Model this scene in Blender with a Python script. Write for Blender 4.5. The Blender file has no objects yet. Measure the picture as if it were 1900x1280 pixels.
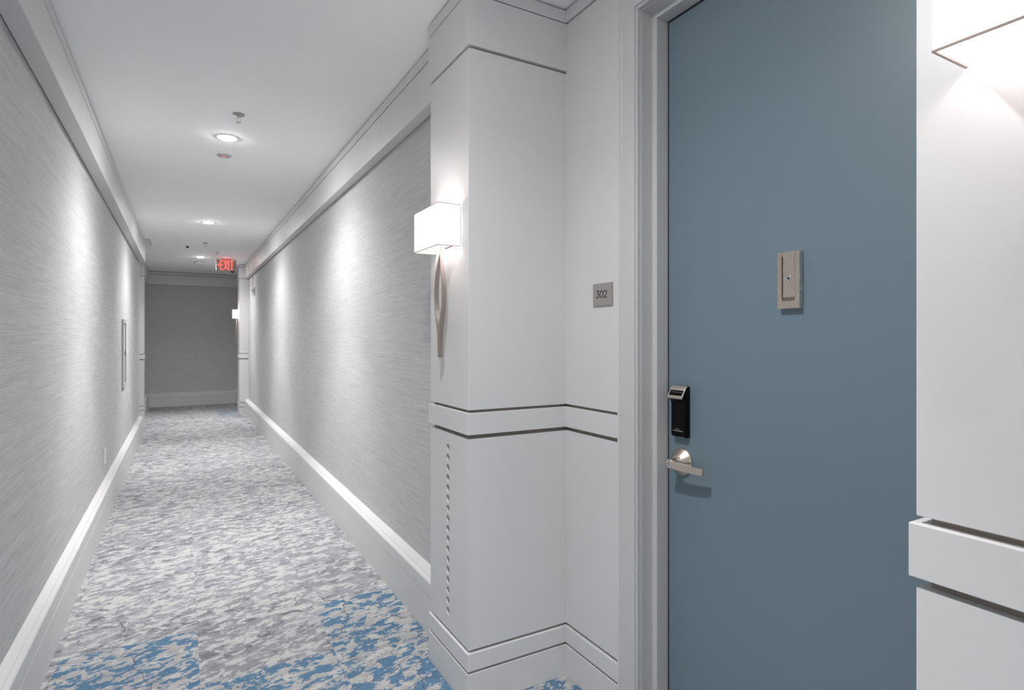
import bpy, bmesh, math
from mathutils import Vector, Matrix

S = bpy.context.scene
COL = S.collection
PI = math.pi

# ------------------------------------------------------------------ camera, world, exposure
EYE = 1.32
YAW = 0.5184
cd = bpy.data.cameras.new('camera')
cam = bpy.data.objects.new('camera', cd)
COL.objects.link(cam)
cam.location = (0, 0, EYE)
cam.rotation_euler = (PI / 2, 0, -YAW)
cd.sensor_fit = 'HORIZONTAL'
cd.sensor_width = 36
cd.lens = 1073.3 / 1900 * 36
cd.shift_y = -12.1 / 1900
cd.clip_start = 0.02
S.camera = cam

w = bpy.data.worlds.new('world')
S.world = w
w.use_nodes = True
w.node_tree.nodes['Background'].inputs[0].default_value = (0.9, 0.95, 1, 1)
w.node_tree.nodes['Background'].inputs[1].default_value = 0.05

S.view_settings.view_transform = 'Standard'
S.view_settings.look = 'None'
S.view_settings.gamma = 1
S.view_settings.use_curve_mapping = False
S.view_settings.exposure = 0.13
S.cycles.use_denoising = True
S.cycles.max_bounces = 16
S.cycles.diffuse_bounces = 10
S.cycles.sample_clamp_indirect = 6

# lamp strengths
LAMP_NARROW, LAMP_WIDE, LAMP_GLOW = 88.0, 140.0, 430.0
SCONCE_BULB, SHADE_GLOW = 3.0, 0.82

# ------------------------------------------------------------------ node materials
class N:
    def __init__(s, name):
        s.m = bpy.data.materials.new(name)
        s.m.use_nodes = True
        s.t = s.m.node_tree
        s.p = s.t.nodes['Principled BSDF']

    def n(s, kind, **kw):
        o = s.t.nodes.new(kind)
        for k, v in kw.items():
            if k.startswith('i_'):
                k = k[2:]
                o.inputs[int(k) if k.isdigit() else k.replace('_', ' ')].default_value = v
            else:
                setattr(o, k, v)
        return o

    def l(s, a, b):
        s.t.links.new(a, b)

    def math(s, op, a, b=None, c=None):
        o = s.n('ShaderNodeMath', operation=op)
        for i, x in enumerate((a, b, c)):
            if x is None:
                continue
            if isinstance(x, (int, float)):
                o.inputs[i].default_value = x
            else:
                s.l(x, o.inputs[i])
        return o.outputs[0]

    def mix(s, f, a, b):
        o = s.n('ShaderNodeMix', data_type='RGBA')
        for i, x in ((0, f), (6, a), (7, b)):
            if isinstance(x, (int, float)):
                o.inputs[i].default_value = x
            elif isinstance(x, tuple):
                o.inputs[i].default_value = (*x, 1)
            else:
                s.l(x, o.inputs[i])
        return o.outputs[2]

    def pos(s, scale=(1, 1, 1), rot=(0, 0, 0)):
        g = s.n('ShaderNodeNewGeometry')
        m = s.n('ShaderNodeMapping')
        m.inputs['Scale'].default_value = scale
        m.inputs['Rotation'].default_value = rot
        s.l(g.outputs['Position'], m.inputs['Vector'])
        return m.outputs[0]

    def noise(s, vec, scale, detail=4, rough=0.5, dist=0):
        o = s.n('ShaderNodeTexNoise', i_Scale=scale, i_Detail=detail, i_Roughness=rough, i_Distortion=dist)
        s.l(vec, o.inputs['Vector'])
        return o.outputs['Fac']

    def ramp(s, fac, stops, interp='LINEAR'):
        o = s.n('ShaderNodeValToRGB')
        r = o.color_ramp
        r.interpolation = interp
        while len(r.elements) < len(stops):
            r.elements.new(0.5)
        for e, (p, c) in zip(r.elements, stops):
            e.position = p
            e.color = (*c, 1) if isinstance(c, tuple) else (c, c, c, 1)
        s.l(fac, o.inputs[0])
        return o.outputs[0]

    def bump(s, h, strength, dist):
        b = s.n('ShaderNodeBump', i_Strength=strength, i_Distance=dist)
        s.l(h, b.inputs['Height'])
        s.l(b.outputs[0], s.p.inputs['Normal'])


def plain(name, col, rough=0.5, metal=0.0, spec=0.5):
    k = N(name)
    k.p.inputs['Base Color'].default_value = (*col, 1)
    k.p.inputs['Roughness'].default_value = rough
    k.p.inputs['Metallic'].default_value = metal
    k.p.inputs['Specular IOR Level'].default_value = spec
    return k


def painted(name, col, rough, bump=0.05, scale=220, spec=0.4, tone=0.03):
    k = plain(name, col, rough, 0, spec)
    v = k.pos()
    f = k.noise(v, 2.2, 3)
    k.l(k.mix(f, tuple(c * (1 - tone) for c in col), tuple(min(1, c * (1 + tone)) for c in col)), k.p.inputs['Base Color'])
    k.bump(k.noise(v, scale, 2), bump, 0.002)
    return k.m


def brushed(name, col, rough=0.34, axis=2, scale=3000):
    k = plain(name, col, rough, 1.0)
    sc = [scale] * 3
    sc[axis] = scale / 40
    f = k.noise(k.pos(tuple(sc)), 1, 3)
    k.l(k.mix(f, tuple(c * 0.955 for c in col), tuple(min(1, c * 1.045) for c in col)), k.p.inputs['Base Color'])
    r = k.ramp(f, [(0.3, rough - 0.03), (0.7, rough + 0.05)])
    k.l(r, k.p.inputs['Roughness'])
    return k.m


def glowing(name, col, strength, base=(0.8, 0.8, 0.8)):
    k = plain(name, base, 0.7)
    k.p.inputs['Emission Color'].default_value = (*col, 1)
    k.p.inputs['Emission Strength'].default_value = strength
    # faint woven variation so the lit surface is not perfectly even
    f = k.noise(k.pos((400, 400, 400)), 1, 2)
    k.l(k.mix(f, tuple(c * 0.97 for c in col), col), k.p.inputs['Emission Color'])
    return k.m


TRIM = painted('satin_grey_trim_paint', (0.63, 0.622, 0.622), 0.42, 0.05, 160)
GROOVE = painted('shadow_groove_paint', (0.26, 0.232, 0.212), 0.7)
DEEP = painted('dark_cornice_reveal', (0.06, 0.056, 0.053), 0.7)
CEIL = painted('flat_ceiling_paint', (0.92, 0.92, 0.92), 0.9, 0.05, 90, 0.2)
FRAMEPAINT = painted('door_frame_paint', (0.52, 0.515, 0.512), 0.38, 0.04, 140)
DOORBLUE = painted('slate_blue_door_paint', (0.142, 0.198, 0.236), 0.42, 0.10, 300, 0.5)
NICKEL = brushed('brushed_nickel', (0.76, 0.665, 0.59), 0.27)
NICKEL_H = brushed('brushed_nickel_across', (0.76, 0.665, 0.59), 0.3, 1)
PLATE = painted('sign_brushed_steel', (0.30, 0.282, 0.27), 0.35, 0.05, 600, 0.6, 0.08)
BRONZE = brushed('sconce_bronze_nickel', (0.40, 0.355, 0.325), 0.34)
CHROME = plain('polished_chrome', (0.8, 0.8, 0.82), 0.08, 1).m
GLASSDARK = plain('dark_lens_glass', (0.01, 0.012, 0.015), 0.05).m
BLACK = plain('gloss_black_plastic', (0.0025, 0.0025, 0.003), 0.22, 0, 0.12).m
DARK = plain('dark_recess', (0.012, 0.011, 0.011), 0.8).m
INK = plain('black_engraved_ink', (0.008, 0.008, 0.008), 0.6).m
WHITEPL = plain('white_plastic', (0.72, 0.72, 0.72), 0.4).m
GREYPL = plain('grey_plastic', (0.36, 0.36, 0.37), 0.45).m
SILVER = plain('silver_plastic', (0.55, 0.50, 0.45), 0.32, 0.7).m
CABPAINT = painted('cabinet_grey_paint', (0.47, 0.47, 0.475), 0.4)
SIGNBODY = plain('sign_acrylic_grey', (0.36, 0.31, 0.28), 0.3).m
SIGNRED = glowing('lit_red_letters', (1.0, 0.15, 0.13), 1.15, (0.5, 0.02, 0.02))
LEDRED = glowing('red_led', (1.0, 0.12, 0.16), 1.5, (0.5, 0.02, 0.02))
SHADE = glowing('lit_white_linen_shade', (1.0, 0.95, 0.935), SHADE_GLOW)
BULB = glowing('lit_bulb', (1.0, 0.95, 0.9), 8.0)
DISC = glowing('lit_led_diffuser', (1.0, 0.996, 0.992), LAMP_GLOW)
RIM = plain('shade_rim_metal', (0.33, 0.27, 0.24), 0.4, 0.6).m


def make_wallpaper():
    k = N('pale_grey_grasscloth')
    k.p.inputs['Roughness'].default_value = 0.85
    k.p.inputs['Specular IOR Level'].default_value = 0.15
    a = k.noise(k.pos((9, 9, 420)), 1, 3, 0.6)
    b = k.noise(k.pos((3.2, 3.2, 150)), 1, 2, 0.5)
    c = k.noise(k.pos((300, 300, 25)), 1, 2)
    d = k.noise(k.pos((1.1, 1.1, 1.1)), 1, 2)
    m = k.math('ADD', k.math('MULTIPLY', a, 0.55), k.math('MULTIPLY', b, 0.45))
    m = k.math('ADD', m, k.math('MULTIPLY', k.math('SUBTRACT', c, 0.5), 0.18))
    m = k.math('ADD', m, k.math('MULTIPLY', k.math('SUBTRACT', d, 0.5), 0.12))
    col = k.ramp(m, [(0.32, (0.43, 0.425, 0.43)), (0.5, (0.52, 0.52, 0.52)), (0.68, (0.61, 0.61, 0.61))])
    k.l(col, k.p.inputs['Base Color'])
    k.bump(m, 0.35, 0.0025)
    return k.m


def make_carpet():
    k = N('abstract_grey_blue_carpet_tile')
    k.p.inputs['Roughness'].default_value = 0.95
    k.p.inputs['Specular IOR Level'].default_value = 0.1
    g = k.n('ShaderNodeNewGeometry')
    sep = k.n('ShaderNodeSeparateXYZ')
    k.l(g.outputs['Position'], sep.inputs[0])
    X, Y = sep.outputs[0], sep.outputs[1]
    # half metre tiles in staggered columns
    cx = k.math('FLOOR', k.math('DIVIDE', k.math('SUBTRACT', X, 0.06), 0.5))
    odd = k.math('MODULO', k.math('ABSOLUTE', cx), 2.0)
    yo = k.math('SUBTRACT', Y, k.math('SUBTRACT', 2.98, k.math('MULTIPLY', k.math('SUBTRACT', 1.0, odd), 0.47)))
    cy = k.math('FLOOR', k.math('DIVIDE', yo, 0.5))
    cid = k.n('ShaderNodeCombineXYZ')
    k.l(cx, cid.inputs[0])
    k.l(cy, cid.inputs[1])
    wn = k.n('ShaderNodeTexWhiteNoise', noise_dimensions='3D')
    k.l(cid.outputs[0], wn.inputs['Vector'])
    off = k.n('ShaderNodeVectorMath', operation='SCALE')
    k.l(wn.outputs['Color'], off.inputs[0])
    off.inputs['Scale'].default_value = 0.55
    add = k.n('ShaderNodeVectorMath', operation='ADD')
    k.l(g.outputs['Position'], add.inputs[0])
    k.l(off.outputs[0], add.inputs[1])

    def coord(scale, ang):
        m = k.n('ShaderNodeMapping')
        m.inputs['Rotation'].default_value = (0, 0, ang)
        k.l(add.outputs[0], m.inputs['Vector'])
        m2 = k.n('ShaderNodeMapping')
        m2.inputs['Scale'].default_value = scale
        k.l(m.outputs[0], m2.inputs['Vector'])
        return m2.outputs[0]
    half = lambda a, wt: k.math('MULTIPLY', k.math('SUBTRACT', a, 0.5), wt)
    step = lambda x, a, b: k.ramp(x, [(a, 0.0), (b, 1.0)])
    rag = k.noise(coord((55, 82, 1), -0.22), 1.0, 4, 0.65)
    mid = k.noise(coord((24, 42, 1), -0.22), 1.0, 2, 0.55, 0.3)
    big = k.noise(k.pos((1.5, 1.9, 1)), 1.0, 2, 0.5)
    fine = k.noise(coord((160, 180, 1), 0), 1.0, 2, 0.7)
    edge = k.math('ADD', half(rag, 0.68), half(mid, 0.42))
    tone = k.noise(coord((5, 8, 1), -0.22), 1.0, 3, 0.6, 0.4)
    dark = k.noise(coord((9, 17, 1), -0.22), 1.0, 2, 0.55, 0.3)
    chip = k.noise(coord((14, 25, 1), -0.26), 1.0, 2, 0.55, 0.3)
    lump = half(big, 0.22)
    grey = k.mix(step(k.math('ADD', tone, edge), 0.49, 0.51), (0.258, 0.257, 0.274), (0.32, 0.322, 0.34))
    grey = k.mix(step(k.math('SUBTRACT', k.math('ADD', dark, edge), lump), 0.575, 0.59), grey, (0.172, 0.172, 0.188))
    lit = k.math('ADD', k.math('ADD', chip, edge), lump)
    grey = k.mix(step(lit, 0.485, 0.497), grey, (0.395, 0.40, 0.41))
    grey = k.mix(step(lit, 0.575, 0.587), grey, (0.50, 0.50, 0.49))
    grey = k.mix(k.math('MULTIPLY', k.math('ABSOLUTE', half(fine, 1.0)), 1.0), grey, (0.19, 0.19, 0.20))
    # blue tiles: the first ones in front of the lift lobby and beside the door
    lim = k.math('ADD', 2.51, k.math('MULTIPLY', odd, 0.47))
    near = k.math('LESS_THAN', Y, lim)
    far = k.math('MULTIPLY', k.math('MULTIPLY', k.math('GREATER_THAN', Y, 10.98), k.math('LESS_THAN', Y, 11.98)), k.math('GREATER_THAN', X, 0.56))
    zone = k.math('MAXIMUM', near, k.math('MULTIPLY', far, 0.8))
    f2 = k.noise(coord((13, 22, 1), -0.3), 1.0, 2, 0.6, 0.4)
    f2 = k.math('ADD', f2, k.math('ADD', half(rag, 0.6), half(mid, 0.38)))
    bm_ = k.ramp(f2, [(0.505, 0.0), (0.520, 1.0)])
    bcol = k.ramp(rag, [(0.3, (0.062, 0.135, 0.225)), (0.7, (0.125, 0.225, 0.33))])
    greyb = k.mix(zone, grey, k.mix(0.5, grey, (0.47, 0.455, 0.44)))
    col = k.mix(k.math('MULTIPLY', bm_, zone), greyb, bcol)
    # thin dark scratched lines
    vo = k.n('ShaderNodeTexVoronoi', feature='DISTANCE_TO_EDGE', i_Scale=1.0)
    wv = k.n('ShaderNodeVectorMath', operation='ADD')
    nz = k.n('ShaderNodeTexNoise', i_Scale=7.0, i_Detail=2)
    k.l(add.outputs[0], nz.inputs['Vector'])
    sc2 = k.n('ShaderNodeVectorMath', operation='SCALE')
    sc2.inputs['Scale'].default_value = 0.22
    k.l(nz.outputs['Color'], sc2.inputs[0])
    k.l(coord((1.5, 3.4, 1), -0.35), wv.inputs[0])
    k.l(sc2.outputs[0], wv.inputs[1])
    k.l(wv.outputs[0], vo.inputs['Vector'])
    line = k.math('LESS_THAN', vo.outputs['Distance'], 0.0042)
    gate = k.math('GREATER_THAN', k.noise(coord((5, 5, 1), 0.4), 1.0, 2), 0.46)
    hair = k.math('LESS_THAN', k.math('ABSOLUTE', half(k.noise(coord((5, 15, 1), -0.35), 1.0, 1, 0.4, 0.3), 1.0)), 0.0042)
    gate2 = k.math('GREATER_THAN', k.noise(coord((7, 7, 1), 0.1), 1.0, 1), 0.55)
    marks = k.math('MAXIMUM', k.math('MULTIPLY', line, gate), k.math('MULTIPLY', hair, gate2))
    col = k.mix(k.math('MULTIPLY', marks, 0.7), col, (0.10, 0.10, 0.11))
    k.l(col, k.p.inputs['Base Color'])
    k.bump(k.math('ADD', fine, lit), 0.5, 0.006)
    return k.m


PAPER = make_wallpaper()
CARPET = make_carpet()


# ------------------------------------------------------------------ mesh helpers
def box(bm, x0, x1, y0, y1, z0, z1):
    v = [bm.verts.new(p) for p in ((x0, y0, z0), (x1, y0, z0), (x1, y1, z0), (x0, y1, z0), (x0, y0, z1), (x1, y0, z1), (x1, y1, z1), (x0, y1, z1))]
    for f in ((0, 3, 2, 1), (4, 5, 6, 7), (0, 1, 5, 4), (1, 2, 6, 5), (2, 3, 7, 6), (3, 0, 4, 7)):
        bm.faces.new([v[i] for i in f])


def prism(bm, pts, a, b):
    """pts: 3-D polygon (list of Vector-likes at offset 0), swept from vector a to vector b"""
    a, b = Vector(a), Vector(b)
    lo = [bm.verts.new(Vector(p) + a) for p in pts]
    hi = [bm.verts.new(Vector(p) + b) for p in pts]
    n = len(pts)
    bm.faces.new(lo)
    bm.faces.new(hi[::-1])
    for i in range(n):
        j = (i + 1) % n
        bm.faces.new((lo[i], hi[i], hi[j], lo[j]))


def tube(bm, path, r, seg=10, closed=False):
    path = [Vector(p) for p in path]
    n = len(path)
    rings = []
    for i, p in enumerate(path):
        if closed:
            d = path[(i + 1) % n] - path[i - 1]
        else:
            d = path[min(i + 1, n - 1)] - path[max(i - 1, 0)]
        d.normalize()
        up = Vector((0, 0, 1)) if abs(d.z) < 0.9 else Vector((1, 0, 0))
        s1 = d.cross(up).normalized()
        s2 = s1.cross(d)
        rings.append([bm.verts.new(p + (s1 * math.cos(q) + s2 * math.sin(q)) * r) for q in (2 * PI * k / seg for k in range(seg))])
    for i in range(n if closed else n - 1):
        a, b = rings[i], rings[(i + 1) % n]
        for k in range(seg):
            bm.faces.new((a[k], a[(k + 1) % seg], b[(k + 1) % seg], b[k]))
    if not closed:
        bm.faces.new(rings[0])
        bm.faces.new(rings[-1][::-1])


def lathe(bm, prof, origin, axis, seg=40):
    """prof: (radius, height along axis) pairs"""
    axis = Vector(axis).normalized()
    up = Vector((0, 0, 1)) if abs(axis.z) < 0.9 else Vector((1, 0, 0))
    s1 = axis.cross(up).normalized()
    s2 = axis.cross(s1)
    o = Vector(origin)
    rings = []
    for r, hh in prof:
        if r < 1e-6:
            rings.append([bm.verts.new(o + axis * hh)])
        else:
            rings.append([bm.verts.new(o + axis * hh + (s1 * math.cos(q) + s2 * math.sin(q)) * r) for q in (2 * PI * k / seg for k in range(seg))])
    for a, b in zip(rings, rings[1:]):
        for k in range(seg):
            k2 = (k + 1) % seg
            if len(a) == 1 and len(b) == 1:
                continue
            if len(a) == 1:
                bm.faces.new((a[0], b[k2], b[k]))
            elif len(b) == 1:
                bm.faces.new((a[k], a[k2], b[0]))
            else:
                bm.faces.new((a[k], a[k2], b[k2], b[k]))
    for rg, flip in ((rings[0], True), (rings[-1], False)):
        if len(rg) > 1:
            bm.faces.new(rg[::-1] if flip else rg)


def ribbon(bm, pts, width, place, depth):
    """flat stroke in (a, b) glyph space, given thickness 'depth'; place(a, b, d) -> 3-D"""
    pts = [Vector((p[0], p[1])) for p in pts]
    n = len(pts)
    L, R = [], []
    for i, p in enumerate(pts):
        d0 = (pts[i] - pts[i - 1]).normalized() if i > 0 else None
        d1 = (pts[i + 1] - pts[i]).normalized() if i < n - 1 else None
        d0 = d0 or d1
        d1 = d1 or d0
        nn = Vector((-(d0 + d1).y, (d0 + d1).x))
        nn = nn.normalized() if nn.length > 1e-6 else Vector((-d0.y, d0.x))
        k = 1 / max(0.45, abs(nn.dot(Vector((-d0.y, d0.x)))))
        L.append(p + nn * width / 2 * k)
        R.append(p - nn * width / 2 * k)
    q = [[bm.verts.new(place(v.x, v.y, d)) for v in side] for side in (L, R) for d in (0, depth)]
    Ll, Lh, Rl, Rh = q
    for i in range(n - 1):
        bm.faces.new((Lh[i], Lh[i + 1], Rh[i + 1], Rh[i]))
        bm.faces.new((Ll[i], Rl[i], Rl[i + 1], Ll[i + 1]))
        bm.faces.new((Ll[i], Ll[i + 1], Lh[i + 1], Lh[i]))
        bm.faces.new((Rl[i], Rh[i], Rh[i + 1], Rl[i + 1]))
    for i in (0, n - 1):
        bm.faces.new((Ll[i], Lh[i], Rh[i], Rl[i]))


def arc(cx, cy, rx, ry, a0, a1, n=14):
    return [(cx + rx * math.cos(math.radians(a0 + (a1 - a0) * i / n)), cy + ry * math.sin(math.radians(a0 + (a1 - a0) * i / n))) for i in range(n + 1)]


def link(name, bm, mat, parent=None, smooth=None, bevel=0.0, loc=None):
    """one mesh object; when parent (or loc) is given its mesh is stored relative to it"""
    bmesh.ops.recalc_face_normals(bm, faces=bm.faces)
    base = parent_world(parent) if parent else Vector(loc or (0, 0, 0))
    if base.length:
        bmesh.ops.translate(bm, verts=bm.verts, vec=-base)
    me = bpy.data.meshes.new(name)
    bm.to_mesh(me)
    bm.free()
    for m in (mat if isinstance(mat, (list, tuple)) else [mat]):
        me.materials.append(m)
    o = bpy.data.objects.new(name, me)
    COL.objects.link(o)
    if parent:
        o.parent = parent
        o['_w'] = list(base)
    else:
        o.location = base
        o['_w'] = list(base)
    if smooth is not None:
        for p in me.polygons:
            p.use_smooth = True
        me.set_sharp_from_angle(angle=math.radians(smooth))
    if bevel:
        b = o.modifiers.new('edge', 'BEVEL')
        b.width = bevel
        b.segments = 2
        b.limit_method = 'ANGLE'
        b.angle_limit = math.radians(40)
    return o


def parent_world(p):
    return Vector(p['_w'])


def struct(name, bm, mat, label=None, **kw):
    o = link(name, bm, mat, **kw)
    if o.parent is None:
        o['kind'] = 'structure'
        if label:
            o['label'] = label
    return o


def thing(name, label, cat, loc, group=None):
    o = bpy.data.objects.new(name, None)
    COL.objects.link(o)
    o.location = loc
    o.empty_display_size = 0.05
    o['label'], o['category'], o['_w'] = label, cat, list(loc)
    if group:
        o['group'] = group
    return o


def lamp(name, kind, loc, power, parent, col=(1, 1, 1), **kw):
    d = bpy.data.lights.new(name, kind)
    d.energy = power
    d.color = col
    for k, v in kw.items():
        setattr(d, k, v)
    o = bpy.data.objects.new(name, d)
    COL.objects.link(o)
    o.parent = parent
    o.location = Vector(loc) - parent_world(parent)
    return o


B = bmesh.new

# ------------------------------------------------------------------ room shell
C = 2.613                    # ceiling
WL, WR = -0.5106, 1.0098     # corridor walls
CL, CR = -0.4373, 0.9521     # cornice faces
BL, BR = -0.4640, 0.9524     # baseboard faces
YEND, YB = 13.1, -3.6        # far wall, wall behind the photographer
ALC = 1.313                  # panelled wall round the door
PX, PY0, PY1 = 0.890, 1.873, 2.237   # pilaster beside the door
P2X, P2Y0, P2Y1 = 0.928, 0.076, 0.440  # pilaster nearest the camera
P3X, P3Y0, P3Y1 = 0.868, 11.1, 11.464  # pilaster at the far end
LEND = 9.42                  # end of the left wall
P4X = -0.552                 # pilaster past the side opening

bm = B(); box(bm, -2.4, 1.9, YB, YEND, -0.08, 0)
struct('floor', bm, CARPET, 'grey patterned carpet with blue patches by the door')
bm = B(); box(bm, -2.4, 1.9, YB, YEND, C, C + 0.08)
struct('ceiling', bm, CEIL, 'plain pale ceiling of the corridor')
bm = B(); box(bm, WL - 0.12, WL, YB, LEND, 0, C)
struct('wall_left', bm, PAPER, 'left corridor wall in pale grey grasscloth paper')
bm = B(); box(bm, WR, WR + 0.12, PY1, P3Y0, 0, C)
struct('wall_right', bm, PAPER, 'right corridor wall in grey grasscloth beyond the door pilaster')
bm = B(); box(bm, WR, WR + 0.12, YB, P2Y0, 0, C)
struct('wall_right_rear', bm, PAPER, 'grasscloth wall behind the pilaster with the large lit shade')
bm = B(); box(bm, -2.4, 1.9, YEND, YEND + 0.12, 0, C)
struct('wall_far', bm, PAPER, 'dim grasscloth wall closing the far end of the corridor')
bm = B(); box(bm, -2.4, 1.9, YB - 0.12, YB, 0, C)
struct('wall_rear', bm, PAPER, 'wall closing the corridor behind the viewpoint')
bm = B(); box(bm, -0.73, -0.61, 11.47, YEND, 0, C)
struct('wall_left_end', bm, PAPER, 'grasscloth wall beyond the side opening')
bm = B(); box(bm, -2.4, -2.28, LEND - 0.12, YEND, 0, C)
box(bm, -2.28, -0.63, LEND - 0.12, LEND, 0, C)
struct('wall_side_passage', bm, PAPER, 'walls of the side passage before the far end')
bm = B(); box(bm, ALC, ALC + 0.12, P3Y1, YEND, 0, C)
struct('wall_right_end', bm, TRIM, 'panelled wall beside the far pilaster')


# cornices: fascia board, reveal and crown strip, in lengths with fine joints
def cornice(name, label, xw, xf, y0, y1, joints, z0=2.3616):
    s = 1 if xf > xw else -1
    bm = B()
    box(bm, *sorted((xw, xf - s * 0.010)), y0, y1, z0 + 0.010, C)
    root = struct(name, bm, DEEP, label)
    ys = [y0] + joints + [y1]
    for a, b in zip(ys, ys[1:]):
        bm = B()
        prism(bm, [(xw + s * 0.005, 0, z0), (xf, 0, z0), (xf, 0, 2.5496), (xf - s * 0.0105, 0, 2.5496), (xf - s * 0.0105, 0, z0 + 0.011), (xw + s * 0.005, 0, z0 + 0.011)],
              (0, a + 0.0008, 0), (0, b - 0.0008, 0))
        link('fascia_board', bm, TRIM, root)
        bm = B()
        box(bm, *sorted((xf, xf - s * 0.012)), a + 0.0008, b - 0.0008, 2.5560, C - 0.008)
        link('crown_strip', bm, TRIM, root)
    return root


cornice('trim_1', 'grey boxed cornice along the left wall', WL, CL, YB, LEND, [-1.5, 0.98, 3.53, 6.08])
cornice('trim_2', 'grey boxed cornice along the right wall', WR, CR, PY1, P3Y0, [3.13, 5.65, 8.2])
cornice('trim_3', 'grey boxed cornice beyond the side opening', -0.61, -0.55, 11.764, YEND, [])
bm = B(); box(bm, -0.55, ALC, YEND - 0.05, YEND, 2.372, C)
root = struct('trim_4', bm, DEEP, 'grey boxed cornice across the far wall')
bm = B(); box(bm, -0.55, ALC, YEND - 0.06, YEND - 0.002, 2.3616, 2.5496); link('fascia_board', bm, TRIM, root)
bm = B(); box(bm, -0.55, ALC, YEND - 0.06, YEND - 0.03, 2.5560, C - 0.008); link('crown_strip', bm, TRIM, root)


# baseboards: board with a fine groove and a stepped sloping cap
def base_profile(xw, xf):
    s = 1 if xf > xw else -1
    t = abs(xf - xw)
    q = [(0, 0), (t, 0), (t, .1665), (t - .006, .1675), (t - .006, .1705), (t, .1715), (t, .232), (t - .003, .2365), (t - .017, .2445), (t - .0185, .2475),
         (0.003, .2605), (0, .262)]
    return [(xw + s * a, 0, b) for a, b in q]


def baseboard(name, label, xw, xf, y0, y1, joints):
    ys = [y0] + joints + [y1]
    root = None
    for a, b in zip(ys, ys[1:]):
        bm = B(); prism(bm, base_profile(xw, xf), (0, a + 0.0006, 0), (0, b - 0.0006, 0))
        if root is None:
            root = struct(name, bm, TRIM, label)
        else:
            link('baseboard_length', bm, TRIM, root)


baseboard('baseboard_left', 'tall grey baseboard along the left wall', WL, BL, YB, LEND, [-1.0, 0.45, 2.95, 5.4, 7.8])
baseboard('baseboard_right', 'tall grey baseboard along the right wall', WR, BR, PY1, P3Y0, [3.04, 5.5, 8.0])
baseboard('baseboard_left_end', 'grey baseboard beyond the side opening', -0.61, -0.55, 11.764, YEND, [])
bm = B(); prism(bm, [(0, YEND - (a - 0.0), b) for a, b in ((0, 0), (.06, 0), (.06, .1665), (.054, .1675), (.054, .1705), (.06, .1715), (.06, .232), (.043, .2445), (.003, .2605), (0, .262))], (-0.55, 0, 0), (ALC, 0, 0))
struct('baseboard_far', bm, TRIM, 'grey baseboard across the dim far wall')

# ------------------------------------------------------------------ panelled pilasters
E_ = 0.007     # how far the bands stand proud of the panels
REC = 0.014    # depth of the reveals
ZONES = [('plinth', 0.0, 0.1210, 1), ('base_band', 0.1300, 0.193, 1), ('lower_panel', 0.203, 0.959, 0), ('chair_rail', 0.974, 1.0525, 1),
         ('upper_panel', 1.0625, 2.3615, 0), ('frieze', 2.369, 2.5535, 1), ('crown_strip', 2.558, C - 0.008, 1)]
HOLES = [0.9 - 0.0393 * i for i in range(17)]


def holed_face(bm, x, y0, y1, z0, z1, yc, zs, r, depth):
    """front face at x (facing -X) pierced by a column of round holes"""
    hz = abs(zs[0] - zs[1]) / 2
    def quad(a, b, c, d):
        bm.faces.new([bm.verts.new((x, p[0], p[1])) for p in (a, b, c, d)])
    ya, yb = yc - hz, yc + hz
    zt, zb = zs[0] + hz, zs[-1] - hz
    quad((y0, z0), (y1, z0), (y1, zb), (y0, zb))
    quad((y0, zt), (y1, zt), (y1, z1), (y0, z1))
    quad((y0, zb), (ya, zb), (ya, zt), (y0, zt))
    quad((yb, zb), (y1, zb), (y1, zt), (yb, zt))
    n = 32
    for zc in zs:
        cir, sq, deep = [], [], []
        for k in range(n):
            q = 2 * PI * (k + 0.5) / n
            c_, s_ = math.cos(q), math.sin(q)
            m = max(abs(c_), abs(s_))
            cir.append(bm.verts.new((x, yc + r * c_, zc + r * s_)))
            sq.append(bm.verts.new((x, yc + hz * c_ / m, zc + hz * s_ / m)))
            deep.append(bm.verts.new((x + depth, yc + r * c_, zc + r * s_)))
        for k in range(n):
            j = (k + 1) % n
            bm.faces.new((cir[k], cir[j], sq[j], sq[k]))
            bm.faces.new((cir[k], deep[k], deep[j], cir[j]))
            # small square corners
        for a in (-1, 1):
            for b in (-1, 1):
                pts = sorted([v for v in sq if (v.co.y - yc) * a > 0 and (v.co.z - zc) * b > 0], key=lambda v: -abs(abs(v.co.y - yc) - abs(v.co.z - zc)))
                near = sorted(sq, key=lambda v: (v.co - Vector((x, yc + a * hz, zc + b * hz))).length)[:2]
                bm.faces.new((near[0], bm.verts.new((x, yc + a * hz, zc + b * hz)), near[1]))


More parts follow.
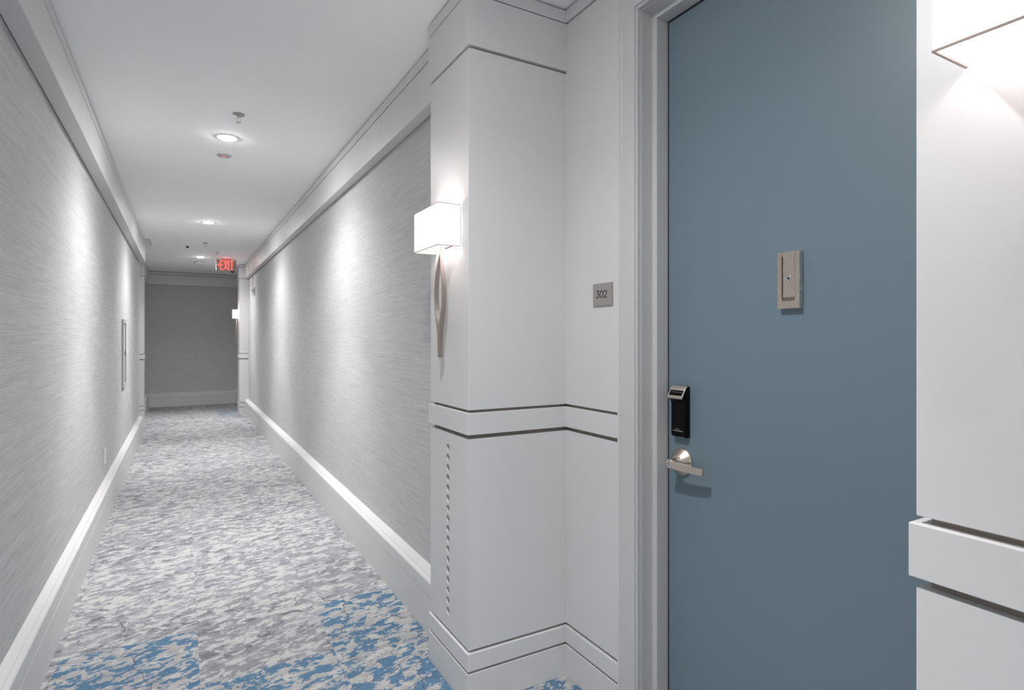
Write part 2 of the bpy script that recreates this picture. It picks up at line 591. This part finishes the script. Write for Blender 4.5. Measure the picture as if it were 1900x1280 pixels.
def pilaster(name, label, x, y0, y1, xb, holes=False, flip=False):
    """x: corridor face; xb: the wall it stands against"""
    s = -1 if xb > x else 1
    bm = B()
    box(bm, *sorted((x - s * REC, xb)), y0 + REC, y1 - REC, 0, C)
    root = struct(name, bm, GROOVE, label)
    for nm, z0, z1, proud in ZONES:
        e = E_ if proud else 0
        xf = x + s * e
        if nm == 'lower_panel' and holes:
            bm = B()
            yc = (y0 + y1) / 2 + 0.004
            xi = xf + 0.034
            box(bm, xi, xb - 0.002, y0, y1, z0, z1)
            # front skin, with rims
            holed_face(bm, xf, y0, y1, z0, z1, yc, HOLES, 0.0152, 0.0335)
            for a, b in (((y0, z0), (y1, z0)), ((y1, z0), (y1, z1)), ((y1, z1), (y0, z1)), ((y0, z1), (y0, z0))):
                bm.faces.new([bm.verts.new(p) for p in ((xf, *a), (xf, *b), (xi, *b), (xi, *a))])
            link(nm, bm, TRIM, root)
            bm = B()
            for zc in HOLES:
                lathe(bm, [(0.0151, 0), (0.0151, 0.0006)], (xi - 0.0008, yc, zc), (1, 0, 0), 24)
            link('vent_holes', bm, DARK, root)
            continue
        bm = B()
        box(bm, *sorted((xf, xb + s * 0.002)), y0 - e, y1 + e, z0, z1)
        link(nm, bm, TRIM, root, bevel=0.0015)
    return root


pilaster('trim_5', 'grey panelled pilaster with a row of small round holes beside the blue door', PX, PY0, PY1, ALC + 0.03, holes=True)
pilaster('trim_6', 'grey panelled pilaster at the camera side of the blue door', P2X, P2Y0, P2Y1, ALC + 0.03)
pilaster('trim_7', 'grey panelled pilaster at the far end of the right wall', P3X, P3Y0, P3Y1, ALC + 0.03)
pilaster('trim_8', 'grey panelled pilaster past the side opening on the left', P4X, 11.4, 11.764, -0.75)

# panelled strip between the pilaster and the door casing, plus the wall over and past the door
YS0, YS1 = 1.554, PY0
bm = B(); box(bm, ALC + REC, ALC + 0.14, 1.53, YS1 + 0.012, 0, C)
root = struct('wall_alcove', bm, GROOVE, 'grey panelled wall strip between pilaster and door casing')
for nm, z0, z1, proud in ZONES:
    if nm == 'frieze':
        continue
    if nm == 'upper_panel':
        z1 = 2.5535
    e = E_ if proud else 0
    bm = B(); box(bm, ALC - e, ALC + REC + 0.002, YS0, YS1 - e + 0.0003, z0, z1)
    link(nm, bm, TRIM, root, bevel=0.001)
bm = B(); box(bm, ALC - 0.0075, ALC + REC + 0.002, 1.50, YS0, 0, C)
link('stile', bm, TRIM, root)
bm = B(); box(bm, ALC, ALC + 0.14, 0.40, 1.50, 2.44, C)
link('head_panel', bm, TRIM, root)
bm = B(); box(bm, ALC, ALC + 0.14, P2Y1 - 0.05, 0.49, 0, 2.44)
link('hinge_side_panel', bm, TRIM, root)

# ------------------------------------------------------------------ door frame (mitred sweep) and door
DX = 1.4004                  # door face
DY1, DZ1 = 1.4097, 2.3690    # latch edge of the opening, head
DY0 = DY1 - 0.900
# (outward distance from the opening edge, X)
PROF = [(0.1180, ALC + 0.01), (0.1180, 1.2905), (0.1155, 1.288), (0.1085, 1.288), (0.1075, 1.2872), (0.1045, 1.2872), (0.1035, 1.288), (0.0392, 1.288), (0.0385, 1.2888), (0.0385, 1.2937), (0.0293, 1.2937), (0.0293, 1.3045),
        (0.0272, 1.3045), (0.0268, 1.312), (0.0250, 1.312), (0.0245, 1.3055), (0.0228, 1.3055), (0.0228, 1.352), (0.0030, 1.352), (0.0022, 1.3535), (0.0022, 1.442), (0.1180, 1.442)]
bm = B()
rings = []
for cy, cz, sy, sz in ((DY1, 0, 1, 0), (DY1, DZ1, 1, 1), (DY0, DZ1, -1, 1), (DY0, 0, -1, 0)):
    rings.append([bm.verts.new((x, cy + sy * d, cz + sz * d)) for d, x in PROF])
for a, b in zip(rings, rings[1:]):
    for i in range(len(PROF)):
        j = (i + 1) % len(PROF)
        bm.faces.new((a[i], a[j], b[j], b[i]))
struct('trim_9', bm, FRAMEPAINT, 'grey stepped door casing and frame round the blue door')
root = bpy.data.objects['trim_9']
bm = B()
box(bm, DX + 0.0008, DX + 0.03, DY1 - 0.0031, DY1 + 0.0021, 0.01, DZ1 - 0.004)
link('gap_shade_strip', bm, DARK, root)  # black strips added for the dark shade line in the door gap
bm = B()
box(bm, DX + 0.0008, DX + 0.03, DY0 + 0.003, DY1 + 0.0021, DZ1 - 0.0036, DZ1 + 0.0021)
link('gap_shade_strip', bm, DARK, root)
bm = B(); lathe(bm, [(0.0042, 0), (0.0036, 0.0014), (0.0012, 0.0016), (0.0010, 0.0006)], (1.381, DY1 + 0.0021, 2.285), (0, -1, 0), 16)
link('frame_screw', bm, CHROME, root)
bm = B(); box(bm, DX + 0.046, DX + 0.06, DY0 - 0.1, DY1 + 0.1, 0, DZ1 + 0.1)
struct('wall_behind_door', bm, DARK, 'dark space behind the closed door')

bm = B(); box(bm, DX, DX + 0.044, DY0 + 0.003, DY1 - 0.0035, 0.008, DZ1 - 0.004)
door = struct('door_1', bm, DOORBLUE, 'slate blue flush door numbered 302', bevel=0.0012, loc=(DX, (DY0 + DY1) / 2, 0.008))

# knocker with viewer
KX = 1.3845
bm = B()
yl, yr, zb, zt = 0.9935, 0.9295, 1.3990, 1.5480
iy0, iy1, iz = 0.9425, 0.9805, 1.4188
for a, b, c, d in ((yr, iy0, zb, zt), (iy1, yl, zb, zt)):
    box(bm, KX, DX - 0.0005, a, b, c, d)
box(bm, KX, DX - 0.0005, iy0, iy1, zb, iz)
bmesh.ops.remove_doubles(bm, verts=bm.verts, dist=1e-5)
kn = link('door_knocker', bm, NICKEL, door)
kn['label'] = 'brushed nickel knocker with a viewer'
bm = B(); box(bm, DX - 0.0045, DX - 0.0004, iy0 - 0.001, iy1 + 0.001, iz - 0.002, zt - 0.001)
link('back_plate', bm, BRONZE, kn)
bm = B(); prism(bm, [(KX + 0.0005, 0, zt + 0.0003), (KX + 0.0012, 0, 1.4285), (DX - 0.005, 0, 1.4285), (DX - 0.005, 0, zt + 0.0003)], (0, iy0 + 0.0012, 0), (0, iy1 - 0.0035, 0))
link('knocker_flap', bm, NICKEL, kn)
bm = B()
box(bm, KX + 0.0006, KX + 0.009, iy1 - 0.0036, iy1 + 0.0002, zt - 0.0115, zt - 0.0004)
box(bm, KX + 0.0006, KX + 0.009, iy0 - 0.0002, iy0 + 0.0014, zt - 0.0115, zt - 0.0004)
link('hinge_pin', bm, NICKEL, kn)
bm = B(); lathe(bm, [(0.0068, 0), (0.0068, 0.0022), (0.0050, 0.0034), (0.0032, 0.0026), (0.0026, 0.0012)], (KX + 0.0008, 0.9598, 1.4777), (-1, 0, 0), 28)
pe = link('viewer_ring', bm, CHROME, kn, smooth=40)
bm = B(); lathe(bm, [(0.0028, 0), (0.0022, 0.0018), (0, 0.0024)], (KX - 0.0002, 0.9598, 1.4777), (-1, 0, 0), 20)
link('viewer_lens', bm, GLASSDARK, kn, smooth=60)

# electronic lock: slim black body, overhanging silver hood with a black window
LY0, LY1 = 1.3135, 1.3745
LXf, LXh = 1.3775, 1.3640
bm = B()
side = [(DX - 0.0005, 1.0035), (LXf + 0.004, 1.0045), (LXf, 1.012), (LXf, 1.112), (LXf - 0.004, 1.122), (LXh + 0.002, 1.1285), (LXh + 0.001, 1.134), (LXf + 0.002, 1.160), (LXf + 0.010, 1.1665), (DX - 0.0005, 1.1675)]
prism(bm, [(x, 0, z) for x, z in side], (0, LY0, 0), (0, LY1, 0))
lk = link('door_lock', bm, BLACK, door, bevel=0.003)
lk['label'] = 'black electronic lock with a silver hood'
bm = B()
hood = [(LXh - 0.0005, 1.1290), (LXh - 0.0015, 1.1345), (LXf, 1.1608), (LXf + 0.009, 1.1680), (LXf + 0.009, 1.1655), (LXf + 0.0025, 1.1590), (LXh + 0.0016, 1.1340), (LXh + 0.0016, 1.1290)]
for a, b in ((LY0 - 0.0006, LY0 + 0.0035), (LY1 - 0.0020, LY1 + 0.0006)):
    prism(bm, [(x, 0, z) for x, z in hood], (0, a, 0), (0, b, 0))
prism(bm, [(LXh - 0.001, 0, 1.1282), (LXh - 0.0022, 0, 1.1350), (LXh + 0.0015, 0, 1.1385), (LXh + 0.003, 0, 1.1320)], (0, LY0, 0), (0, LY1, 0))
prism(bm, [(LXf - 0.0052, 0, 1.1545), (LXf - 0.0008, 0, 1.1612), (LXf + 0.009, 0, 1.1682), (LXf + 0.009, 0, 1.1655), (LXf + 0.0028, 0, 1.1590)], (0, LY0, 0), (0, LY1, 0))
link('lock_hood', bm, SILVER, lk, bevel=0.0006)
bm = B(); box(bm, LXf - 0.0012, LXf + 0.0008, LY0 + 0.008, LY1 - 0.008, 1.018, 1.105)
sl = link('slide_cover', bm, BLACK, lk, bevel=0.001)
bm = B(); box(bm, LXf - 0.0018, LXf - 0.001, LY0 + 0.0085, LY1 - 0.0105, 1.0240, 1.0262)
link('silver_line', bm, SILVER, lk)
bm = B()
for i in range(5):
    box(bm, LXf - 0.0015, LXf - 0.001, LY1 - 0.0240 - 0.0032 * i, LY1 - 0.0218 - 0.0032 * i, 1.0302, 1.0316)
link('maker_lettering', bm, GREYPL, lk)
bm = B()
for i in range(5):
    y = LY1 - 0.012 - 0.009 * i
    prism(bm, [(LXh + 0.0060, 0, 1.1480), (LXh + 0.0068, 0, 1.1500), (LXh + 0.0090, 0, 1.1500), (LXh + 0.0082, 0, 1.1480)], (0, y - 0.0012, 0), (0, y + 0.0012, 0))
link('highlight_dashes', bm, GREYPL, lk)  # grey dashes painted in as highlights on the black window
bm = B()
for dy in (0.0, 0.011):
    lathe(bm, [(0.0022, 0), (0.0022, 0.002), (0, 0.0024)], (LXf + 0.0075, LY0 + 0.016 + dy, 1.0050), (-0.2, 0, -1), 12)
link('battery_contacts', bm, CHROME, lk)

# lever set: stepped conical rose, neck, key cylinder, flat lever
RY, RZ, LXX = 1.3465, 0.9240, 1.3420
bm = B(); lathe(bm, [(0.0435, 0.0006), (0.0435, 0.006), (0.0415, 0.0085), (0.0235, 0.0235), (0.0215, 0.026), (0.0165, 0.0275)], (DX, RY, RZ), (-1, 0, 0), 56)
lv = link('lever_handle', bm, NICKEL, door, smooth=35)
lv['label'] = 'brushed nickel lever handle with a key cylinder'
bm = B(); lathe(bm, [(0.0150, 0.025), (0.0150, 0.040), (0.0138, 0.050), (0.0128, DX - LXX)], (DX, RY, RZ), (-1, 0, 0), 40)
link('neck', bm, NICKEL_H, lv, smooth=35)
bm = B()
out = []
prof = []
n = 22
# the arm bows gently back to the door towards its tip
for i in range(n + 1):
    f = i / n
    y = RY + 0.004 - f * 0.128
    bow = 0.012 * max(0, f - 0.1) ** 2
    zc = RZ - 0.0035 * math.sin(min(1, f * 1.6) * PI / 2) - 0.003 * f
    hh = 0.0134 - 0.0035 * f + 0.003 * max(0, 0.25 - f)
    prof.append((y, LXX + bow, zc, hh))
rings = []
for y, x, zc, hh in prof:
    rings.append([bm.verts.new(p) for p in ((x, y, zc - hh), (x, y, zc + hh), (x + 0.009, y, zc + hh), (x + 0.009, y, zc - hh))])
for a, b in zip(rings, rings[1:]):
    for k in range(4):
        bm.faces.new((a[k], a[(k + 1) % 4], b[(k + 1) % 4], b[k]))
bm.faces.new(rings[0]); bm.faces.new(rings[-1][::-1])
link('lever', bm, NICKEL_H, lv, smooth=35, bevel=0.0008)
bm = B(); lathe(bm, [(0.0142, -0.010), (0.0142, 0.0015), (0.0120, 0.0026), (0.0085, 0.0026), (0.0080, 0.0014)], (LXX, RY, RZ - 0.001), (-1, 0, 0), 40)
link('end_cap', bm, NICKEL_H, lv, smooth=35)
bm = B(); lathe(bm, [(0.0078, 0.0), (0.0078, 0.0026), (0.0062, 0.0034), (0, 0.0034)], (LXX, RY, RZ - 0.001), (-1, 0, 0), 32)
kc = link('key_cylinder', bm, CHROME, lv, smooth=35)
bm = B(); box(bm, LXX - 0.0042, LXX - 0.003, RY - 0.0012, RY + 0.0012, RZ - 0.0055, RZ + 0.0035)
link('keyhole', bm, DARK, lv)

# ------------------------------------------------------------------ room number sign
SX = ALC - 0.0005
sy0, sy1, sz0, sz1 = 1.5860, 1.6930, 1.4375, 1.5180
bm = B()
prism(bm, [(0, sy1, sz0), (0, sy0, sz0), (0, sy0, sz1), (0, sy1, sz1)], (SX, 0, 0), (SX - 0.0055, 0, 0))
sg = link('room_sign', bm, PLATE, loc=(SX, (sy0 + sy1) / 2, (sz0 + sz1) / 2), bevel=0.0006)
sg['label'], sg['category'] = 'small square brushed metal room sign reading 302 on the panelled wall', 'sign'
wd, hg = sy1 - sy0, sz1 - sz0
place = lambda a, b, d: (SX - 0.0055 - d, sy1 - a * wd, sz0 + b * hg)
asp = hg / wd


def glyph(ch, x0, x1, y0, y1):
    X = lambda a: x0 + (x1 - x0) * a
    Y = lambda b: y0 + (y1 - y0) * b
    if ch == '0':
        return [[(X(.5 + .5 * math.cos(q)), Y(.5 + .5 * math.copysign(abs(math.sin(q)) ** 0.85, math.sin(q)))) for q in (2 * PI * i / 40 for i in range(41))]]
    if ch == '3':
        return [[(X(.06), Y(1)), (X(.92), Y(1)), (X(.45), Y(.60))], [(X(a), Y(b)) for a, b in arc(.42, .30, .56, .30, 82, -158, 20)]]
    if ch == '2':
        return [[(X(a), Y(b)) for a, b in arc(.5, .72, .46, .28, 170, -28, 18)] + [(X(.04), Y(0)), (X(1), Y(0))]]


bm = B()
for ch, a, b in (('3', .185, .335), ('0', .385, .545), ('2', .595, .745)):
    for st in glyph(ch, a, b, .365, .665):
        # strokes are laid out in units of the sign's width so that they keep an even weight
        ribbon(bm, [(p[0], p[1] * asp) for p in st], 0.027, lambda u, v, d: place(u, v / asp, d), 0.0008)
link('room_number', bm, INK, sg)
bm = B()
for cell, dots in enumerate(('..#.', )):
    pass
for cx, dots in ((.36, ((1, 0), (1, 1), (1, 2), (0, 2))), (.44, ((0, 0), (1, 0))), (.52, ((1, 0), (0, 1), (1, 1))), (.60, ((0, 0), (0, 1)))):
    for dx, dy in dots:
        lathe(bm, [(0.0007, 0), (0.0005, 0.0005), (0, 0.0007)], place(cx + dx * 0.022, .235 - dy * 0.03, 0), (-1, 0, 0), 8)
link('braille', bm, PLATE, sg)


# ------------------------------------------------------------------ wall sconces
def sconce(label, x, yc, z0):
    """x: pilaster face, z0: bottom of the shade"""
    t = thing('wall_sconce', label, 'wall lamp', (x, yc, z0 - 0.41), 'lit wall sconces on the pilasters')
    hw, hgt = 0.1205, 0.152
    xf, xk = x - 0.0925, x - 0.003
    k = 0.0018
    bm = B()
    pts = [(xk, yc - hw, 0), (xf, yc - hw, 0), (xf, yc + hw, 0), (xk, yc + hw, 0), (xk, yc + hw - k, 0), (xf + k, yc + hw - k, 0), (xf + k, yc - hw + k, 0), (xk, yc - hw + k, 0)]
    prism(bm, pts, (0, 0, z0), (0, 0, z0 + hgt))
    sh = link('lamp_shade', bm, SHADE, t)
    for z in (z0 - 0.0012, z0 + hgt - 0.0012):
        bm = B()
        e = 0.0008
        pts2 = [(xk, yc - hw - e, 0), (xf - e, yc - hw - e, 0), (xf - e, yc + hw + e, 0), (xk, yc + hw + e, 0), (xk, yc + hw - k - e, 0), (xf + k + e, yc + hw - k - e, 0), (xf + k + e, yc - hw + k + e, 0), (xk, yc - hw + k + e, 0)]
        prism(bm, pts2, (0, 0, z), (0, 0, z + 0.0024))
        link('shade_rim', bm, RIM, sh)
    for s in (-1, 1):
        bm = B(); box(bm, xk - 0.0012, xk + 0.0008, yc + s * hw - 0.0016, yc + s * hw + 0.0016, z0 + 0.002, z0 + hgt - 0.002)
        link('shade_edge', bm, RIM, sh)
    bm = B(); box(bm, x - 0.006, x - 0.0005, yc - 0.036, yc + 0.036, z0 + 0.012, z0 + 0.125)
    link('back_plate', bm, BRONZE, t, bevel=0.001)
    # lens-shaped strap ornament: two bowed bars that meet in a tail
    bc, th = x - 0.0330, 0.0042
    zt, ze = z0 - 0.004, z0 - 0.410
    knots = [(-0.1, -0.006), (0, 0.0022), (0.1, 0.0125), (0.2, 0.0255), (0.3, 0.0355), (0.42, 0.0395), (0.55, 0.0340), (0.66, 0.0215), (0.75, 0.0120), (0.85, 0.0065), (1, 0.0042), (1.1, 0.0036)]

    def curve(f):
        k = max(q for q in range(1, len(knots) - 2) if knots[q][0] <= f + 1e-9)
        (xa, ya), (xb, yb), (xc, yc_), (xd, yd) = knots[k - 1:k + 3]
        u = (f - xb) / (xc - xb)
        m1, m2 = (yc_ - ya) / (xc - xa) * (xc - xb), (yd - yb) / (xd - xb) * (xc - xb)
        return (2 * u ** 3 - 3 * u * u + 1) * yb + (u ** 3 - 2 * u * u + u) * m1 + (3 * u * u - 2 * u ** 3) * yc_ + (u ** 3 - u * u) * m2
    for s in (1, -1):
        bm = B()
        rings = []
        n = 44
        for i in range(n + 1):
            f = i / n
            z = zt + (ze - zt) * f
            out = curve(f)
            g = min(1, max(0, (f - 0.46) / 0.27))
            tt = 0.0040 + 0.0090 * g * g * (3 - 2 * g)
            off = max(0.0003, out - tt)
            tt = out - off
            if s > 0:
                a, b = yc + off, yc + off + tt
            else:
                a, b = yc - off - tt, yc - off
            hd = 0.009 * min(1.0, 0.22 + f / 0.28)
            rings.append([bm.verts.new(p) for p in ((bc - hd, a, z), (bc + hd, a, z), (bc + hd, b, z), (bc - hd, b, z))])
        for r1, r2 in zip(rings, rings[1:]):
            for q in range(4):
                bm.faces.new((r1[q], r1[(q + 1) % 4], r2[(q + 1) % 4], r2[q]))
        bm.faces.new(rings[0]); bm.faces.new(rings[-1][::-1])
        link('curved_bar', bm, BRONZE, t, smooth=40)
    bm = B(); tube(bm, [(bc, yc, z0 - 0.006), (bc, yc, z0 + 0.018), (bc + 0.006, yc, z0 + 0.024), (x - 0.004, yc, z0 + 0.024)], 0.0030, 10)
    link('support_arm', bm, BRONZE, t)
    bm = B(); lathe(bm, [(0, 0), (0.010, 0.004), (0.016, 0.018), (0.016, 0.03), (0.008, 0.05), (0, 0.052)], (x - 0.048, yc, z0 + 0.072), (0, 0, 1), 20)
    link('bulb', bm, BULB, t, smooth=60)
    lamp('sconce_light', 'POINT', (x - 0.050, yc, z0 + 0.100), SCONCE_BULB, t, (1, 0.865, 0.845), shadow_soft_size=0.028)
    return t


sconce('lit box-shade sconce with leaf-shaped metal strap on the holed pilaster by room 302', PX - 0.0005, (PY0 + PY1) / 2, 1.6575)
sconce('large lit sconce shade cropped by the frame edge, on the pilaster past the blue door', P2X - 0.0005, 0.2565, 1.6875)
sconce('tiny lit sconce on the pilaster at the far end of the corridor', P3X - 0.0005, 11.282, 1.675)


# ------------------------------------------------------------------ recessed ceiling lights
def downlight(y, label, dim=1.0):
    t = thing('recessed_light', label, 'ceiling light', (0.2545, y, C), 'recessed ceiling lights')
    bm = B(); lathe(bm, [(0.0522, -0.001), (0.0522, 0.003), (0.064, 0.0035), (0.070, 0.0015), (0.071, -0.001)], (0.2545, y, C), (0, 0, -1), 48)
    link('trim_ring', bm, WHITEPL, t, smooth=40)
    bm = B(); lathe(bm, [(0.0515, -0.0005), (0.0515, 0.004), (0.046, 0.0065), (0.03, 0.0085), (0, 0.0090)], (0.2545, y, C), (0, 0, -1), 40)
    link('diffuser', bm, DISC, t, smooth=50)
    lamp('narrow_beam', 'SPOT', (0.2545, y, C - 0.017), LAMP_NARROW * dim, t, (1.0, 0.996, 0.992), spot_size=math.radians(72), spot_blend=0.55, shadow_soft_size=0.045)
    lamp('wide_beam', 'SPOT', (0.2545, y, C - 0.017), LAMP_WIDE * dim, t, (1.0, 0.996, 0.992), spot_size=math.radians(140), spot_blend=1.0, shadow_soft_size=0.045)


downlight(-2.10, 'recessed ceiling light behind the viewpoint', 1.8)
downlight(1.02, 'recessed ceiling light overhead, level with the blue door', 0.66)
downlight(4.145, 'largest bright recessed ceiling light, between the sprinkler and the red-lit sensor')
downlight(7.27, 'recessed ceiling light midway along the corridor ceiling')
downlight(10.44, 'smallest recessed ceiling light, beside the exit sign')


# ------------------------------------------------------------------ small things on the ceiling and walls
def sprinkler(x, y, label):
    t = thing('fire_sprinkler', label, 'sprinkler', (x, y, C), 'ceiling sprinklers')
    bm = B(); lathe(bm, [(0.034, 0), (0.033, 0.004), (0.024, 0.009), (0.016, 0.010)], (x, y, C), (0, 0, -1), 32)
    link('escutcheon', bm, GREYPL, t, smooth=40)
    bm = B(); lathe(bm, [(0.009, 0.008), (0.009, 0.018), (0.006, 0.022)], (x, y, C), (0, 0, -1), 16)
    for s in (-1, 1):
        tube(bm, [(x + s * 0.007, y, C - 0.018), (x + s * 0.011, y, C - 0.030), (x + s * 0.008, y, C - 0.042), (x, y, C - 0.047)], 0.0016, 6)
    tube(bm, [(x, y, C - 0.02), (x, y, C - 0.047)], 0.0022, 8)
    link('sprinkler_head', bm, NICKEL, t)
    bm = B(); lathe(bm, [(0.0, 0.046), (0.014, 0.047), (0.014, 0.0485), (0.0, 0.049)], (x, y, C), (0, 0, -1), 20)
    link('deflector', bm, NICKEL, t)


sprinkler(0.2829, 3.68, 'small metal ceiling sprinkler in front of the largest ceiling light')
sprinkler(0.2738, 8.85, 'small metal ceiling sprinkler farther along, near the exit sign')

t = thing('ceiling_sensor', 'small ceiling sensor with a red light, just past the largest ceiling light', 'sensor', (0.258, 4.552, C))
bm = B(); lathe(bm, [(0.046, 0), (0.046, 0.005), (0.040, 0.010), (0.022, 0.014), (0, 0.015)], (0.258, 4.552, C), (0, 0, -1), 32)
link('housing', bm, GREYPL, t, smooth=40)
bm = B(); lathe(bm, [(0.008, 0), (0.008, 0.003), (0, 0.006)], (0.256, 4.545, C - 0.0135), (0, 0, -1), 16)
link('indicator_light', bm, LEDRED, t)

t = thing('ceiling_sensor', 'tiny pale square ceiling plate with a dark round eye beside the farther sprinkler', 'sensor', (0.0668, 9.23, C))
bm = B(); box(bm, 0.0668 - 0.045, 0.0668 + 0.045, 9.185, 9.275, C - 0.008, C - 0.0002)
link('cover_plate', bm, CEIL, t, bevel=0.002)
bm = B(); lathe(bm, [(0.017, 0), (0.017, 0.014), (0.010, 0.024), (0, 0.028)], (0.0668, 9.23, C - 0.0082), (0, 0, -1), 24)
link('lens', bm, GLASSDARK, t, smooth=50)

t = thing('smoke_detector', 'round white smoke detector hanging just past the smallest ceiling light', 'smoke detector', (0.2474, 11.12, C))
bm = B(); lathe(bm, [(0.075, 0), (0.075, 0.008), (0.071, 0.012)], (0.2474, 11.12, C), (0, 0, -1), 40)
link('base_ring', bm, GREYPL, t, smooth=40)
bm = B(); lathe(bm, [(0.070, 0.010), (0.068, 0.022), (0.050, 0.032), (0, 0.034)], (0.2474, 11.12, C), (0, 0, -1), 40)
link('cover', bm, WHITEPL, t, smooth=40)

t = thing('dome_camera', 'white ceiling dome camera with black bubble below the exit sign', 'security camera', (0.79, 11.5, C))
bm = B(); lathe(bm, [(0.055, 0), (0.055, 0.055), (0.048, 0.068), (0.042, 0.070)], (0.79, 11.5, C), (0, 0, -1), 36)
link('housing', bm, WHITEPL, t, smooth=40)
bm = B(); lathe(bm, [(0.044, 0.068), (0.043, 0.085), (0.030, 0.106), (0.012, 0.115), (0, 0.116)], (0.79, 11.5, C), (0, 0, -1), 32)
link('dome', bm, GLASSDARK, t, smooth=60)


def vent(label, x0, x1, y0, y1):
    t = thing('ceiling_vent', label, 'vent', ((x0 + x1) / 2, (y0 + y1) / 2, C), 'slim ceiling slot vents')
    f = 0.008
    bm = B()
    for a in ((x0, x1, y0, y0 + f), (x0, x1, y1 - f, y1), (x0, x0 + f, y0 + f, y1 - f), (x1 - f, x1, y0 + f, y1 - f), ((x0 + x1) / 2 - f / 2, (x0 + x1) / 2 + f / 2, y0 + f, y1 - f)):
        box(bm, *a, C - 0.008, C - 0.0003)
    link('vent_frame', bm, CEIL, t)
    bm = B(); box(bm, x0 + f, x1 - f, y0 + f, y1 - f, C - 0.002, C - 0.0003)
    link('vent_slot', bm, TRIM, t)


vent('slim ceiling slot vent against the left cornice', -0.425, -0.350, 8.80, 9.45)
vent('slim ceiling slot vent just in front of the exit sign', 0.436, 0.486, 9.50, 10.02)

# exit sign
ex0, ex1, ez0, ez1, ey = 0.474, 0.764, 2.415, 2.592, 10.40
t = thing('exit_sign', 'lit red EXIT sign with a left arrow hanging from the ceiling', 'exit sign', ((ex0 + ex1) / 2, ey, ez0))
bm = B(); box(bm, ex0, ex1, ey, ey + 0.028, ez0, ez1)
link('sign_panel', bm, SIGNBODY, t, bevel=0.004)
bm = B(); box(bm, 0.552, 0.686, ey - 0.006, ey + 0.034, ez1 + 0.0005, C - 0.0005)
link('ceiling_canopy', bm, GREYPL, t)
put = lambda a, b, d: (ex0 + a * 0.29, ey - 0.0006 - d, ez0 + b * 0.177)
sq = 0.177 / 0.29


def strokes(bm, paths, wdt, dp=0.004):
    for p in paths:
        ribbon(bm, [(a, b * sq) for a, b in p], wdt, lambda u, v, d: put(u, v / sq, d), dp)


GL = {'E': [[(0, .06), (0, .94)], [(-.5, 1), (1, 1)], [(0, .52), (.85, .52)], [(-.5, .0), (1, .0)]],
      'X': [[(0, 0), (1, 1)], [(0, 1), (1, 0)]], 'I': [[(.5, -.06), (.5, 1.06)]], 'T': [[(-.1, 1), (1.1, 1)], [(.5, .96), (.5, -.06)]]}
for ch, a, b in (('E', .215, .355), ('X', .415, .555), ('I', .575, .675), ('T', .715, .855)):
    bm = B()
    paths = []
    for st in GL[ch]:
        pp = [(a + (b - a) * p[0], .10 + .79 * p[1]) for p in st]
        if ch == 'E' and st[0][0] == -.5:
            pp[0] = (a - .0225, pp[0][1])
        paths.append(pp)
    strokes(bm, paths, 0.052)
    link('letter_' + ch, bm, SIGNRED, t)
bm = B(); prism(bm, [put(.05, .50, 0), put(.165, .34, 0), put(.165, .66, 0)], (0, 0, 0), (0, -0.004, 0))
link('arrow', bm, SIGNRED, t)
lamp('sign_glow', 'POINT', ((ex0 + ex1) / 2, ey - 0.07, ez1 - 0.02), 0.22, t, (1, 0.12, 0.12), shadow_soft_size=0.05)
bm = B(); strokes(bm, [[(.885, .74), (.975, .74), (.975, .32), (.885, .32)]], 0.014)
link('knockout_outline', bm, INK, t)

# angled strobe high on the right wall
t = thing('wall_strobe', 'small wedge-shaped alarm strobe high on the right wall near the exit sign', 'alarm strobe', (WR, 10.06, 2.05))
bm = B(); box(bm, WR - 0.012, WR - 0.0005, 10.005, 10.115, 2.000, 2.145)
link('back_box', bm, WHITEPL, t, bevel=0.002)
bm = B(); prism(bm, [(WR - 0.012, 0, 2.006), (WR - 0.058, 0, 2.088), (WR - 0.012, 0, 2.138)], (0, 10.012, 0), (0, 10.108, 0))
link('wedge_lens', bm, WHITEPL, t, bevel=0.002)

# wall cabinet on the left
cy0, cy1, cz0, cz1 = 6.76, 7.10, 0.835, 1.508
t = thing('wall_cabinet', 'slim grey wall cabinet set into the left grasscloth wall', 'cabinet', (WL, (cy0 + cy1) / 2, cz0))
bm = B()
for a in ((cy0, cy1, cz0, cz0 + 0.035), (cy0, cy1, cz1 - 0.035, cz1), (cy0, cy0 + 0.035, cz0 + 0.035, cz1 - 0.035), (cy1 - 0.035, cy1, cz0 + 0.035, cz1 - 0.035)):
    box(bm, WL + 0.0005, WL + 0.016, *a)
bmesh.ops.remove_doubles(bm, verts=bm.verts, dist=1e-5)
link('frame', bm, CABPAINT, t)
bm = B(); box(bm, WL + 0.0005, WL + 0.007, cy0 + 0.038, cy1 - 0.038, cz0 + 0.038, cz1 - 0.038)
dr = link('cabinet_door', bm, CABPAINT, t, bevel=0.001)
bm = B(); box(bm, WL + 0.007, WL + 0.013, cy1 - 0.062, cy1 - 0.050, 1.15, 1.19)
link('latch', bm, DARK, dr)

# outlet on the left wall
t = thing('power_outlet', 'white power outlet low on the left wall', 'outlet', (WL, 5.34, 0.43))
bm = B(); box(bm, WL + 0.0005, WL + 0.0075, 5.302, 5.378, 0.372, 0.490)
link('cover_plate', bm, WHITEPL, t, bevel=0.002)
for zc in (0.408, 0.454):
    bm = B(); box(bm, WL + 0.0076, WL + 0.0092, 5.322, 5.358, zc - 0.015, zc + 0.015)
    so = link('socket', bm, WHITEPL, t, bevel=0.001)
    bm = B()
    for dy in (-0.006, 0.006):
        box(bm, WL + 0.0093, WL + 0.0097, 5.34 + dy - 0.0012, 5.34 + dy + 0.0012, zc - 0.004, zc + 0.006)
    link('slots', bm, DARK, so)

for o in S.objects:
    if '_w' in o:
        del o['_w']
